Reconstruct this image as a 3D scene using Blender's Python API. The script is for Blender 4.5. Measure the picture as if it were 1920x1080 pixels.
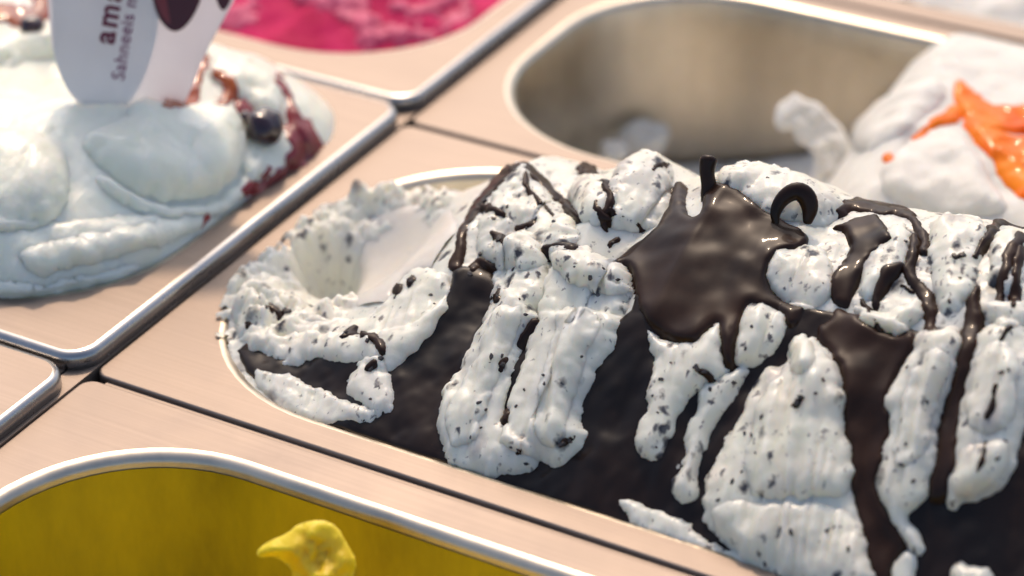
import bpy, math, random
import numpy as np
from mathutils import Vector, Matrix

for o in list(bpy.data.objects):
    bpy.data.objects.remove(o)
scene = bpy.context.scene
COL = scene.collection
MM = 0.001                       # everything below is written in millimetres

# ------------------------------------------------------------------ camera
# world axes: X runs along the pans, Y across them, Z up; the rim plane of the
# speckled pan is z = 0, its front left corner is the origin
CAM = np.array([332.612, -393.046, 338.980])
RT = np.array([0.878171, 0.478347, 0.0])
FW = np.array([-0.407229, 0.747456, -0.524633])
RT /= np.linalg.norm(RT); FW -= RT * (FW @ RT); FW /= np.linalg.norm(FW)
UP = np.cross(RT, FW)
FPX = 4430.0                     # focal length in pixels of a 1920 wide picture
cam_d = bpy.data.cameras.new('camera')
cam = bpy.data.objects.new('camera', cam_d)
COL.objects.link(cam)
scene.camera = cam
cam_d.sensor_width = 36.0
cam_d.lens = 36.0 * FPX / 1920.0
cam_d.clip_start = 0.01
cam_d.clip_end = 100.0
m = Matrix.Identity(4)
for i in range(3):
    m[i][0] = RT[i]; m[i][1] = UP[i]; m[i][2] = -FW[i]; m[i][3] = CAM[i] * MM
cam.matrix_world = m
cam_d.dof.use_dof = True
cam_d.dof.focus_distance = 0.590
cam_d.dof.aperture_fstop = 7.5

# ------------------------------------------------------------------ light
SUN_EL = math.radians(52)
SUN_AZ = math.atan2(-0.52, 0.85)          # towards the sun, clockwise from +Y
world = bpy.data.worlds.new('World')
scene.world = world
world.use_nodes = True
wn = world.node_tree.nodes
sky = wn.new('ShaderNodeTexSky')
sky.sky_type = 'NISHITA'
sky.sun_disc = False
sky.sun_elevation = SUN_EL
sky.sun_rotation = SUN_AZ
sky.dust_density = 4.0
sky.air_density = 1.0
sky.ozone_density = .6
wn['Background'].inputs[1].default_value = 0.15
world.node_tree.links.new(sky.outputs[0], wn['Background'].inputs[0])
sd = bpy.data.lights.new('sun', 'SUN')
sd.energy = 1.5
sd.angle = math.radians(3.0)
sd.color = (1.0, 0.74, 0.52)
sun = bpy.data.objects.new('sun', sd)
COL.objects.link(sun)
L = Vector((math.sin(SUN_AZ) * math.cos(SUN_EL), math.cos(SUN_AZ) * math.cos(SUN_EL), math.sin(SUN_EL)))
sun.rotation_euler = (-L).to_track_quat('-Z', 'Y').to_euler()
scene.view_settings.view_transform = 'Standard'
scene.view_settings.look = 'None'
scene.view_settings.exposure = 0.18
scene.view_settings.gamma = 1.0
scene.render.filter_size = 2.2
rng = np.random.default_rng(7)
random.seed(7)


# ------------------------------------------------------------------ maths
def ray(x, y):
    d = FW * FPX + RT * (x - 960.0) - UP * (y - 540.0)
    return d / np.linalg.norm(d)


def at_z(x, y, z):
    d = ray(x, y); return CAM + d * ((z - CAM[2]) / d[2])


def at_v(x, y, v):
    d = ray(x, y); return CAM + d * ((v - CAM[1]) / d[1])


def project(P):
    q = P - CAM
    w = q @ FW
    return 960.0 + FPX * (q @ RT) / w, 540.0 - FPX * (q @ UP) / w


def sdf(poly, x, y):
    """signed distance to a closed polygon, positive inside"""
    p = np.asarray(poly, float)
    best = np.full(x.shape, 1e9)
    inside = np.zeros(x.shape, bool)
    n = len(p)
    for i in range(n):
        ax, ay = p[i]; bx, by = p[(i + 1) % n]
        ex, ey = bx - ax, by - ay
        t = np.clip(((x - ax) * ex + (y - ay) * ey) / (ex * ex + ey * ey + 1e-9), 0, 1)
        best = np.minimum(best, (x - ax - ex * t) ** 2 + (y - ay - ey * t) ** 2)
        c = ((ay > y) != (by > y)) & (x < (bx - ax) * (y - ay) / (by - ay + 1e-12) + ax)
        inside ^= c
    d = np.sqrt(best)
    return np.where(inside, d, -d)


def sdf_line(pts, x, y):
    """distance to a polyline whose points carry a half width; positive inside"""
    best = np.full(x.shape, -1e9)
    for (ax, ay, ar), (bx, by, br) in zip(pts[:-1], pts[1:]):
        ex, ey = bx - ax, by - ay
        t = np.clip(((x - ax) * ex + (y - ay) * ey) / (ex * ex + ey * ey + 1e-9), 0, 1)
        d = ar + (br - ar) * t - np.hypot(x - ax - ex * t, y - ay - ey * t)
        best = np.maximum(best, d)
    return best


def chaikin(poly, n=2, closed=True):
    p = np.asarray(poly, float)
    for _ in range(n):
        if closed:
            q = np.roll(p, -1, 0)
            p = np.stack([p * .75 + q * .25, p * .25 + q * .75], 1).reshape(-1, p.shape[1])
        else:
            a, b = p[:-1], p[1:]
            mid = np.stack([a * .75 + b * .25, a * .25 + b * .75], 1).reshape(-1, p.shape[1])
            p = np.vstack([p[:1], mid, p[-1:]])
    return p


_tab = np.random.default_rng(3).random((256, 256))


def vnoise(x, y):
    xi = np.floor(x).astype(int); yi = np.floor(y).astype(int)
    fx = x - xi; fy = y - yi
    fx = fx * fx * (3 - 2 * fx); fy = fy * fy * (3 - 2 * fy)
    g = lambda i, j: _tab[i % 256, j % 256]
    return (g(xi, yi) * (1 - fx) + g(xi + 1, yi) * fx) * (1 - fy) + (g(xi, yi + 1) * (1 - fx) + g(xi + 1, yi + 1) * fx) * fy - 0.5


def fbm(x, y, o=4):
    s = 0; a = 1.0
    for k in range(o):
        s = s + a * vnoise(x * 2 ** k + 17.3 * k, y * 2 ** k + 9.1 * k); a *= .5
    return s


def smoothstep(a, b, x):
    t = np.clip((x - a) / (b - a), 0, 1); return t * t * (3 - 2 * t)


# ------------------------------------------------------------------ objects
def link_mesh(name, verts, faces, mat, parent=None, smooth=True):
    me = bpy.data.meshes.new(name)
    me.from_pydata((np.asarray(verts, float) * MM).tolist(), [], [tuple(f) for f in faces] if not isinstance(faces, np.ndarray) else faces.tolist())
    me.materials.append(mat)
    if smooth:
        me.polygons.foreach_set('use_smooth', [True] * len(me.polygons))
    me.update()
    o = bpy.data.objects.new(name, me)
    COL.objects.link(o)
    if parent is not None:
        o.parent = parent
        o.matrix_parent_inverse = Matrix.Translation(-parent.location) if parent.parent is None else Matrix.Identity(4)
    return o


def thing(name, label, cat, loc=(0, 0, 0), group=None):
    o = bpy.data.objects.new(name, None)
    COL.objects.link(o)
    o.empty_display_size = 0.01
    o.location = Vector(loc) * MM
    o['label'] = label; o['category'] = cat
    if group:
        o['group'] = group
    return o


# ------------------------------------------------------------------ materials
def newmat(name):
    mt = bpy.data.materials.new(name); mt.use_nodes = True
    return mt, mt.node_tree.nodes, mt.node_tree.links, mt.node_tree.nodes['Principled BSDF']


def tex_noise(n, l, scale, detail=4, rough=.55, vec=None):
    t = n.new('ShaderNodeTexNoise'); t.inputs['Scale'].default_value = scale
    t.inputs['Detail'].default_value = detail; t.inputs['Roughness'].default_value = rough
    if vec is not None:
        l.new(vec, t.inputs['Vector'])
    return t


def ramp(n, l, fac, stops):
    r = n.new('ShaderNodeValToRGB')
    e = r.color_ramp.elements
    while len(e) < len(stops):
        e.new(0.5)
    for el, (p, c) in zip(e, stops):
        el.position = p; el.color = (*c, 1) if len(c) == 3 else c
    l.new(fac, r.inputs[0])
    return r


def add_bump(n, l, b, h, strength, dist):
    bp = n.new('ShaderNodeBump'); bp.inputs['Strength'].default_value = strength
    bp.inputs['Distance'].default_value = dist
    l.new(h, bp.inputs['Height']); l.new(bp.outputs[0], b.inputs['Normal'])


def steel(name, base=(.62, .60, .58), rough=.36, brushed=True, grain=(12, 900, 900), dirt=.80):
    mt, n, l, b = newmat(name)
    tc = n.new('ShaderNodeTexCoord')
    mp = n.new('ShaderNodeMapping'); l.new(tc.outputs['Object'], mp.inputs[0])
    mp.inputs['Scale'].default_value = grain if brushed else (120, 120, 120)
    t = tex_noise(n, l, 1.0, 3, .6, mp.outputs[0])
    t2 = tex_noise(n, l, 26, 7, .68, tc.outputs['Object'])
    mxn = n.new('ShaderNodeMath'); mxn.operation = 'MULTIPLY_ADD'
    l.new(t.outputs[0], mxn.inputs[0]); mxn.inputs[1].default_value = .28; l.new(t2.outputs[0], mxn.inputs[2])
    r = ramp(n, l, mxn.outputs[0], [(.46, tuple(c * dirt for c in base)), (.80, base)])
    b.inputs['Metallic'].default_value = 1.0
    l.new(r.outputs[0], b.inputs['Base Color'])
    mx = n.new('ShaderNodeMath'); mx.operation = 'MULTIPLY_ADD'
    l.new(t2.outputs[0], mx.inputs[0]); mx.inputs[1].default_value = .36; mx.inputs[2].default_value = rough - .18
    l.new(mx.outputs[0], b.inputs['Roughness'])
    add_bump(n, l, b, t.outputs[0], .25, .00012)
    return mt


def cream(name, col, specks=False, rough=.42, coat=.0, sss=.7, bump=.25, tint=None, spec=.5, more=0.0):
    mt, n, l, b = newmat(name)
    tc = n.new('ShaderNodeTexCoord')
    o = tc.outputs['Object']
    t = tex_noise(n, l, 70, 4, .6, o)
    c2 = tint or tuple(c * .93 for c in col)
    r = ramp(n, l, t.outputs[0], [(.35, c2), (.65, col)])
    colsock = r.outputs[0]
    if specks:
        w = tex_noise(n, l, 260, 3, .6, o)
        mv = n.new('ShaderNodeVectorMath'); mv.operation = 'MULTIPLY_ADD'
        l.new(w.outputs['Color'], mv.inputs[0]); mv.inputs[1].default_value = (.005,) * 3
        l.new(o, mv.inputs[2])
        mpp = n.new('ShaderNodeMapping'); l.new(mv.outputs[0], mpp.inputs[0])
        mpp.inputs['Scale'].default_value = (1, .62, .62)
        clus = tex_noise(n, l, 42, 2, .5, o)
        for sc, rad, gate, dark in ((a_, b_, c_ + more, d_) for a_, b_, c_, d_ in ((95, .36, .42, (.56, .54, .50)), (210, .34, .58, (.05, .05, .062)), (400, .34, .60, (.11, .11, .12)), (130, .26, .70, (.035, .035, .042)), (70, .22, .66, (.20, .19, .19)), (760, .34, .62, (.30, .29, .28)))):
            v = n.new('ShaderNodeTexVoronoi'); v.inputs['Scale'].default_value = sc
            l.new(mpp.outputs[0], v.inputs['Vector'])
            sp = n.new('ShaderNodeSeparateColor'); l.new(v.outputs['Color'], sp.inputs[0])
            g = n.new('ShaderNodeMapRange'); g.inputs[1].default_value = gate; g.inputs[2].default_value = 1.0
            g.inputs[3].default_value = 0.0; g.inputs[4].default_value = rad
            ad = n.new('ShaderNodeMath'); ad.operation = 'MULTIPLY_ADD'
            l.new(clus.outputs[0], ad.inputs[0]); ad.inputs[1].default_value = .9; ad.inputs[2].default_value = -.45
            am = n.new('ShaderNodeMath'); am.operation = 'ADD'
            l.new(sp.outputs[0], am.inputs[0]); l.new(ad.outputs[0], am.inputs[1])
            l.new(am.outputs[0], g.inputs[0])
            s = n.new('ShaderNodeMath'); s.operation = 'SUBTRACT'
            l.new(g.outputs[0], s.inputs[0]); l.new(v.outputs['Distance'], s.inputs[1])
            k = n.new('ShaderNodeMapRange'); k.inputs[1].default_value = -.07; k.inputs[2].default_value = .13
            l.new(s.outputs[0], k.inputs[0])
            gt = n.new('ShaderNodeMath'); gt.operation = 'GREATER_THAN'
            l.new(am.outputs[0], gt.inputs[0]); gt.inputs[1].default_value = gate
            mu = n.new('ShaderNodeMath'); mu.operation = 'MULTIPLY'
            l.new(k.outputs[0], mu.inputs[0]); l.new(gt.outputs[0], mu.inputs[1])
            mx = n.new('ShaderNodeMix'); mx.data_type = 'RGBA'
            l.new(mu.outputs[0], mx.inputs[0]); l.new(colsock, mx.inputs[6]); mx.inputs[7].default_value = (*dark, 1)
            colsock = mx.outputs[2]
    l.new(colsock, b.inputs['Base Color'])
    b.inputs['Roughness'].default_value = rough
    b.inputs['Specular IOR Level'].default_value = spec
    b.inputs['Coat Weight'].default_value = coat
    b.inputs['Coat Roughness'].default_value = .15
    b.inputs['Subsurface Weight'].default_value = sss
    b.inputs['Subsurface Radius'].default_value = (1.0, .8, .6)
    b.inputs['Subsurface Scale'].default_value = .006
    t3 = tex_noise(n, l, 420, 5, .65, o)
    mp2 = n.new('ShaderNodeMapping'); l.new(o, mp2.inputs[0])
    mp2.inputs['Scale'].default_value = (620, 90, 90)
    t4 = tex_noise(n, l, 1.0, 3, .55, mp2.outputs[0])
    sm = n.new('ShaderNodeMath'); sm.operation = 'ADD'
    l.new(t3.outputs[0], sm.inputs[0]); l.new(t4.outputs[0], sm.inputs[1])
    add_bump(n, l, b, sm.outputs[0], bump, .0012)
    return mt


def glossy(name, col, rough=.2, col2=None, coat=.3, scale=60, trans=0.0, bump=.15, spec=.5, grain=None):
    mt, n, l, b = newmat(name)
    tc = n.new('ShaderNodeTexCoord')
    t = tex_noise(n, l, scale, 4, .6, tc.outputs['Object'])
    if grain:
        mg = n.new('ShaderNodeMapping'); l.new(tc.outputs['Object'], mg.inputs[0]); mg.inputs['Scale'].default_value = grain
        t = tex_noise(n, l, 1.0, 5, .65, mg.outputs[0])
    r = ramp(n, l, t.outputs[0], [(.35, col), (.68, col2 or col)])
    l.new(r.outputs[0], b.inputs['Base Color'])
    b.inputs['Roughness'].default_value = rough
    b.inputs['Coat Weight'].default_value = coat
    b.inputs['Coat Roughness'].default_value = .07
    b.inputs['Specular IOR Level'].default_value = spec
    b.inputs['Transmission Weight'].default_value = trans
    t3 = tex_noise(n, l, 180, 3, .5, tc.outputs['Object'])
    add_bump(n, l, b, t3.outputs[0], bump, .001)
    return mt


STEEL = steel('brushed_steel', (.36, .302, .262), .60, dirt=.74)
STEEL_EDGE = steel('polished_steel_edge', (.52, .50, .48), .28)
STEEL_IN = steel('steel_basin', (.68, .61, .50), .38, grain=(200, 200, 5), dirt=.74)
DARK = steel('dark_rail', (.30, .26, .22), .5)
STRAC = cream('speckled_gelato', (.85, .845, .715), True, rough=.36, coat=.08, tint=(.78, .765, .68), spec=.4, bump=.13, more=-.05)
STRAC_L = cream('lightly_speckled_gelato', (.85, .845, .715), True, rough=.34, coat=.1, tint=(.83, .79, .68), spec=.4, more=.05, bump=.10)
SCOOP = cream('scooped_gelato', (.80, .75, .66), False, rough=.35, coat=.1, tint=(.72, .68, .61), bump=.12)
CREAM = cream('white_gelato', (.93, .95, .80), False, rough=.28, coat=.2, bump=.28)
CREAM2 = cream('plain_white_gelato', (.80, .78, .71), False, rough=.5, bump=.3, spec=.25)
PINK = cream('raspberry_gelato', (.66, .016, .13), False, rough=.7, bump=.35, tint=(.50, .006, .075), sss=.2, spec=.2)
MANGO = cream('mango_gelato', (.92, .72, .015), False, rough=.4, bump=.35, tint=(.86, .56, .01), sss=.2)
CHOC = glossy('chocolate', (.014, .0062, .0038), .40, (.036, .0155, .0078), coat=.22, bump=.02, spec=.13)
CHOC_D = glossy('shaded_chocolate', (.008, .005, .004), .36, (.024, .012, .0078), coat=.22, bump=.03, spec=.18, scale=38)  # same chocolate as CHOC, with the shade of the front put into its colour
CHIP = glossy('chocolate_chip', (.022, .021, .026), .5, (.05, .045, .048), coat=0, scale=300)
CHERRY = glossy('cherry_skin', (.035, .006, .010), .12, (.018, .004, .008), coat=.8)
SYRUP = glossy('cherry_syrup', (.30, .03, .035), .25, (.16, .012, .02), coat=.25)
SYRUP_O = glossy('amber_syrup', (.45, .10, .015), .12, (.25, .035, .01), coat=.7)
ORANGE = glossy('orange_sauce', (.95, .25, .0), .5, (.90, .12, .0), coat=.35, spec=.1, bump=.08)
FILM = glossy('mango_film_and_reflection', (.64, .48, .010), .35, (.36, .265, .008), coat=.25, scale=28, bump=.2, grain=(30, 30, 12))  # mango smear, with yellow reflections in the steel wall painted into its colour



# ------------------------------------------------------------------ the counter under the pans
def box(x0, x1, y0, y1, z0, z1):
    v = [(x, y, z) for z in (z0, z1) for y in (y0, y1) for x in (x0, x1)]
    f = [(0, 2, 3, 1), (4, 5, 7, 6), (0, 1, 5, 4), (2, 6, 7, 3), (0, 4, 6, 2), (1, 3, 7, 5)]
    return v, f


v, f = box(-420, 420, -230, 520, -150, -142)
counter = link_mesh('counter', v, f, DARK, None, False)
counter['kind'] = 'structure'
for (x0, x1, y0, y1, z1) in ((-1, 352, -.8, 1.4, -1.3), (-1, 352, 158.9, 160.7, -1.3), (-1, 352, 304.7, 306.9, -1.3),
                             (-366, -12.5, -6.5, 3.5, .4), (-366, -12.5, 158.0, 169.5, .4),
                             (-11.8, -5.9, -170, 460, .25)):
    v, f = box(x0, x1, y0, y1, z1 - 6, z1)
    link_mesh('support_rail', v, f, STEEL, counter, False)


# ------------------------------------------------------------------ pans
def rrect(x0, x1, y0, y1, r, z, n=14):
    pts = []
    for cx, cy, a0 in ((x1 - r, y1 - r, 0), (x0 + r, y1 - r, 90), (x0 + r, y0 + r, 180), (x1 - r, y0 + r, 270)):
        for k in range(n + 1):
            a = math.radians(a0 + 90.0 * k / n)
            pts.append((cx + r * math.cos(a), cy + r * math.sin(a), z))
    return pts


def loft(loops, close=False):
    n = len(loops[0]); vs = [p for lp in loops for p in lp]; fs = []
    for i in range(len(loops) - 1):
        for k in range(n):
            k2 = (k + 1) % n
            fs.append((i * n + k, i * n + k2, (i + 1) * n + k2, (i + 1) * n + k))
    if close:
        fs.append(tuple((len(loops) - 1) * n + k for k in range(n)))
    return vs, fs


def basin_loops(ix0, ix1, iy0, iy1, r, z, depth, ins=0.0, zstart=-3.5):
    lp = []
    zz = [zstart, -12, -30, -60, -depth + 22]
    for q in zz:
        t = 2.0 + (-q) * .07 + ins
        lp.append(rrect(ix0 + t, ix1 - t, iy0 + t, iy1 - t, max(r - t * .6, 8), z + q))
    for k in range(1, 6):
        a = k / 5 * math.pi / 2
        t = 2.0 + (depth - 22) * .07 + 20 * (1 - math.cos(a)) + ins
        lp.append(rrect(ix0 + t, ix1 - t, iy0 + t, iy1 - t, max(r - t * .6, 6), z - depth + 22 - 20 * math.sin(a)))
    return lp


def pan(label, outer, inner, r_in, z, lip=4.0, edge=.7, depth=118.0, group='steel gelato pans', R=4.0):
    x0, x1, y0, y1 = outer; ix0, ix1, iy0, iy1 = inner
    t = thing('gelato_pan', label, 'pan', ((x0 + x1) / 2, (y0 + y1) / 2, z - depth + 2), group)
    # rolled outer edge: from under the lip, round the edge and onto the flat flange
    lp = [rrect(x0 + 1.2, x1 - 1.2, y0 + 1.2, y1 - 1.2, R - 1, z - lip),
          rrect(x0, x1, y0, y1, R, z - lip)]
    for k in range(7):
        a = k / 6 * math.pi / 2
        q = edge * (1 - math.cos(a))
        lp.append(rrect(x0 + q, x1 - q, y0 + q, y1 - q, R - q, z - edge + edge * math.sin(a)))
    vs, fs = loft(lp)
    link_mesh('rolled_edge', vs, fs, STEEL_EDGE if edge > 1.8 else STEEL, t)
    lp = [rrect(x0 + edge, x1 - edge, y0 + edge, y1 - edge, R - edge, z)]
    lp.append(rrect(ix0 - 1.0, ix1 + 1.0, iy0 - 1.0, iy1 + 1.0, r_in + 1, z))
    vs, fs = loft(lp)
    link_mesh('rim', vs, fs, STEEL, t, False)
    lp = []
    for k in range(6):
        a = k / 5 * math.pi / 2
        q = 2.0 * math.sin(a) - 1.0 + k * .2
        lp.append(rrect(ix0 + q, ix1 - q, iy0 + q, iy1 - q, r_in - q * .6, z - 2.2 * (1 - math.cos(a))))
    b = basin_loops(ix0, ix1, iy0, iy1, r_in, z, depth)
    vs, fs = loft(lp + b[1:], True)
    o = link_mesh('basin', vs, fs, STEEL_IN, t)
    return t


pan('steel pan holding the speckled gelato with chocolate', (-5.6, 352, 1.5, 158.8), (5, 342, 10.5, 151), 50, 0)
pan('steel pan with mango smeared over its inside wall', (-5.6, 352, -160, -.9), (6, 342, -150, -12.5), 46, 0)
pan('half empty steel pan showing a bare brushed inside wall', (-5.6, 352, 160.8, 304.6), (5, 342, 168.5, 295), 50, 0)
pan('far steel pan behind the one with orange sauce', (-5.6, 352, 307.0, 460), (5, 342, 318, 450), 50, 0)
pan('steel pan overflowing with white cherry gelato', (-364, -6.4, -1.8, 162.4), (-354, -17, 9, 151), 48, 5.0, 4.6, 2.4, R=9.0)
pan('steel pan filled with raspberry gelato', (-364, -6.4, 163.4, 330), (-354, -17, 178, 320), 48, 5.0, 4.6, 2.2, R=9.0)
pan('steel pan corner beside the mango pan', (-364, -7.0, -165, -3.6), (-354, -22, -155, -20), 46, 5.0, 4.6, 2.0, R=9.0)


# ------------------------------------------------------------------ relief: a heap with pieces laid over it
def biggest(q):
    """the largest connected patch of a boolean grid"""
    if not q.any():
        return q
    ii, jj = np.where(q)
    i0, i1, j0, j1 = ii.min(), ii.max() + 1, jj.min(), jj.max() + 1
    s_ = q[i0:i1, j0:j1]
    if s_.mean() > .97:
        return q
    lab = np.where(s_, np.arange(1, s_.size + 1).reshape(s_.shape), 0)
    for _ in range(4000):
        new = lab.copy()
        new[1:] = np.maximum(new[1:], lab[:-1]); new[:-1] = np.maximum(new[:-1], lab[1:])
        new[:, 1:] = np.maximum(new[:, 1:], lab[:, :-1]); new[:, :-1] = np.maximum(new[:, :-1], lab[:, 1:])
        new = np.where(s_, new, 0)
        new = np.where(s_, new.ravel()[np.maximum(new - 1, 0)], 0)
        new = np.maximum(new, lab)
        if (new == lab).all():
            break
        lab = new
    v_, c_ = np.unique(lab[lab > 0], return_counts=True)
    out = np.zeros_like(q)
    out[i0:i1, j0:j1] = lab == v_[np.argmax(c_)]
    return out


class Relief:
    def __init__(self, u0, u1, v0, v1, step, hfun, nfun=None, off=0.0):
        nu = int((u1 - u0) / step) + 1; nv = int((v1 - v0) / step) + 1
        self.U, self.V = np.meshgrid(np.linspace(u0, u1, nu), np.linspace(v0, v1, nv), indexing='ij')
        Z = hfun(self.U, self.V)
        gu, gv = np.gradient(Z, (u1 - u0) / (nu - 1), (v1 - v0) / (nv - 1))
        N = np.stack([-gu, -gv, np.ones_like(Z)], -1)
        self.N = N / np.linalg.norm(N, axis=-1, keepdims=True)
        Z0 = Z
        if nfun is not None:
            nz = nfun(self.U, self.V)
            if isinstance(nz, tuple):
                Z0 = Z + nz[0]; Z = Z0 + nz[1]
            else:
                Z = Z + nz; Z0 = Z
        self.P0 = np.stack([self.U, self.V, Z0], -1)
        self.P = np.stack([self.U, self.V, Z], -1)
        self.T = np.zeros_like(Z)
        self.face = (self.N * (CAM - self.P)).sum(-1) > 0
        self.white = np.zeros(Z.shape, bool)

    def top(self):
        return self.P + self.N * self.T[..., None]

    def soften(self, k):
        T = self.T
        for _ in range(2):
            for ax in (0, 1):
                c = np.cumsum(np.concatenate([np.repeat(np.take(T, [0], ax), k + 1, ax), T, np.repeat(np.take(T, [-1], ax), k, ax)], ax), ax)
                n = T.shape[ax]
                T = (np.take(c, range(2 * k + 1, 2 * k + 1 + n), ax) - np.take(c, range(0, n), ax)) / (2 * k + 1)
        return np.maximum(T, self.T - 1.2)

    def emit(self, name, pts, mask, mat, parent):
        """faces of the grid whose four corners are in the mask"""
        q = mask[:-1, :-1] & mask[1:, :-1] & mask[1:, 1:] & mask[:-1, 1:]
        q = biggest(q)
        idx = np.arange(mask.size).reshape(mask.shape)
        F = np.stack([idx[:-1, :-1][q], idx[1:, :-1][q], idx[1:, 1:][q], idx[:-1, 1:][q]], -1)
        if len(F) == 0:
            return None
        used = np.unique(F)
        rem = np.zeros(mask.size, int); rem[used] = np.arange(len(used))
        return link_mesh(name, pts.reshape(-1, 3)[used], rem[F], mat, parent)

    def body(self, name, mat, parent, clip=None):
        mask = np.ones(self.U.shape, bool) if clip is None else clip(self.U, self.V, self.P[..., 2])
        self.white |= mask
        return self.emit(name, self.P, mask, mat, parent)

    def piece(self, name, mat, parent, poly=None, line=None, H=3.0, R=4.0, rough=.3, nscale=.25, smooth=2, where=None, white=False, skirt=1.6, jag=0.0, power=.5, groove=0.0, soft=0):
        tp = self.top()
        if soft:
            tp = self.P0 + self.N * self.soften(soft)[..., None]
        x, y = project(tp)
        if jag:
            x = x + jag * 2 * fbm(self.U * .35, self.V * .35 + 40, 5); y = y + jag * 2 * fbm(self.U * .35 + 90, self.V * .35, 5)
        if poly is not None:
            pg = chaikin(poly, smooth)
        else:
            pg = chaikin(line, smooth, False)
        lo = pg.min(0) - 26; hi = pg.max(0) + 26
        sel = (x > lo[0]) & (x < hi[0]) & (y > lo[1]) & (y < hi[1]) & self.face
        if where is not None:
            sel &= where(self.U, self.V, tp[..., 2])
        d = np.full(x.shape, -99.0)
        d[sel] = sdf(pg, x[sel], y[sel]) if poly is not None else sdf_line(pg, x[sel], y[sel])
        mm_ = d / 7.2
        a = np.clip(mm_ / R, 0, 1)
        t = H * (1 - (1 - a) ** 2) ** power
        nz = fbm(self.U * nscale, self.V * nscale, 4)
        t = t + rough * nz * np.clip(a * 2, 0, 1)
        if groove:
            t = t + (groove * vnoise(self.U * .28 + self.V * .10, self.V * .035) + groove * .45 * vnoise(self.U * .9 + self.V * .25, self.V * .09)) * a
        t = np.where(mm_ > 0, t, np.maximum(mm_ * 1.6, -skirt))
        o = self.emit(name, tp + self.N * t[..., None], d > -14, mat, parent)
        self.T += np.maximum(t, 0)
        ins = d > 0
        self.white[ins] = white
        return o

    def surf(self, x, y):
        tp = self.top()
        px, py = project(tp)
        dd = (px - x) ** 2 + (py - y) ** 2 + np.where(self.face, 0, 1e6)
        depth = (tp - CAM) @ FW
        near = dd < max(16.0, dd.min() * 1.5)
        k = np.argmin(np.where(near, depth, 1e9))
        i, j = np.unravel_index(k, dd.shape)
        return tp[i, j], self.N[i, j]


def pillow(name, mat, parent, poly, centre, normal, thick, R, step=.8, smooth=2, rough=.3, back=.6):
    """a closed lump: an outline on a plane through centre, swelling out on both sides"""
    centre = np.asarray(centre, float); nrm = np.asarray(normal, float); nrm /= np.linalg.norm(nrm)
    ex = np.cross((0, 0, 1.0), nrm); ex /= np.linalg.norm(ex); ey = np.cross(nrm, ex)
    pl = []
    for (x, y) in chaikin(poly, smooth):
        d = ray(x, y); q = CAM + d * (((centre - CAM) @ nrm) / (d @ nrm)) - centre
        pl.append((q @ ex, q @ ey))
    pl = np.array(pl)
    lo = pl.min(0) - 2 * step; hi = pl.max(0) + 2 * step
    X, Y = np.meshgrid(np.arange(lo[0], hi[0], step), np.arange(lo[1], hi[1], step), indexing='ij')
    d = sdf(pl, X, Y)
    keep = d > -step * 1.2
    # pull the outermost ring onto the outline
    gx, gy = np.gradient(d, step)
    gl = np.hypot(gx, gy) + 1e-6
    mv = np.where((d < step * .2) & keep, -d, 0)
    X = X + gx / gl * mv; Y = Y + gy / gl * mv
    dd = np.where(mv != 0, 0, np.maximum(d, 0))
    a = np.clip(dd / R, 0, 1)
    h = thick * np.sqrt(1 - (1 - a) ** 2)
    nz = rough * fbm(X * .3, Y * .3) * a
    base = centre + X[..., None] * ex + Y[..., None] * ey
    F = base + nrm * (h + nz)[..., None]
    B = base - nrm * (h * back)[..., None]
    q = keep[:-1, :-1] & keep[1:, :-1] & keep[1:, 1:] & keep[:-1, 1:]
    idx = np.arange(keep.size).reshape(keep.shape)
    f1 = np.stack([idx[:-1, :-1][q], idx[1:, :-1][q], idx[1:, 1:][q], idx[:-1, 1:][q]], -1)
    allv = np.vstack([F.reshape(-1, 3), B.reshape(-1, 3)])
    f2 = f1[:, ::-1] + keep.size
    fs = np.vstack([f1, f2])
    # close the border between the two sheets
    cnt = {}
    for fc in f1:
        for k in range(4):
            e = (int(fc[k]), int(fc[(k + 1) % 4]))
            if (e[1], e[0]) in cnt:
                cnt.pop((e[1], e[0]))
            else:
                cnt[e] = 1
    rim = np.array([(b_, a_, a_ + keep.size, b_ + keep.size) for (a_, b_) in cnt])
    fs = np.vstack([fs, rim])
    used = np.unique(fs); rem = np.zeros(len(allv), int); rem[used] = np.arange(len(used))
    return link_mesh(name, allv[used], rem[fs], mat, parent)


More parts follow.
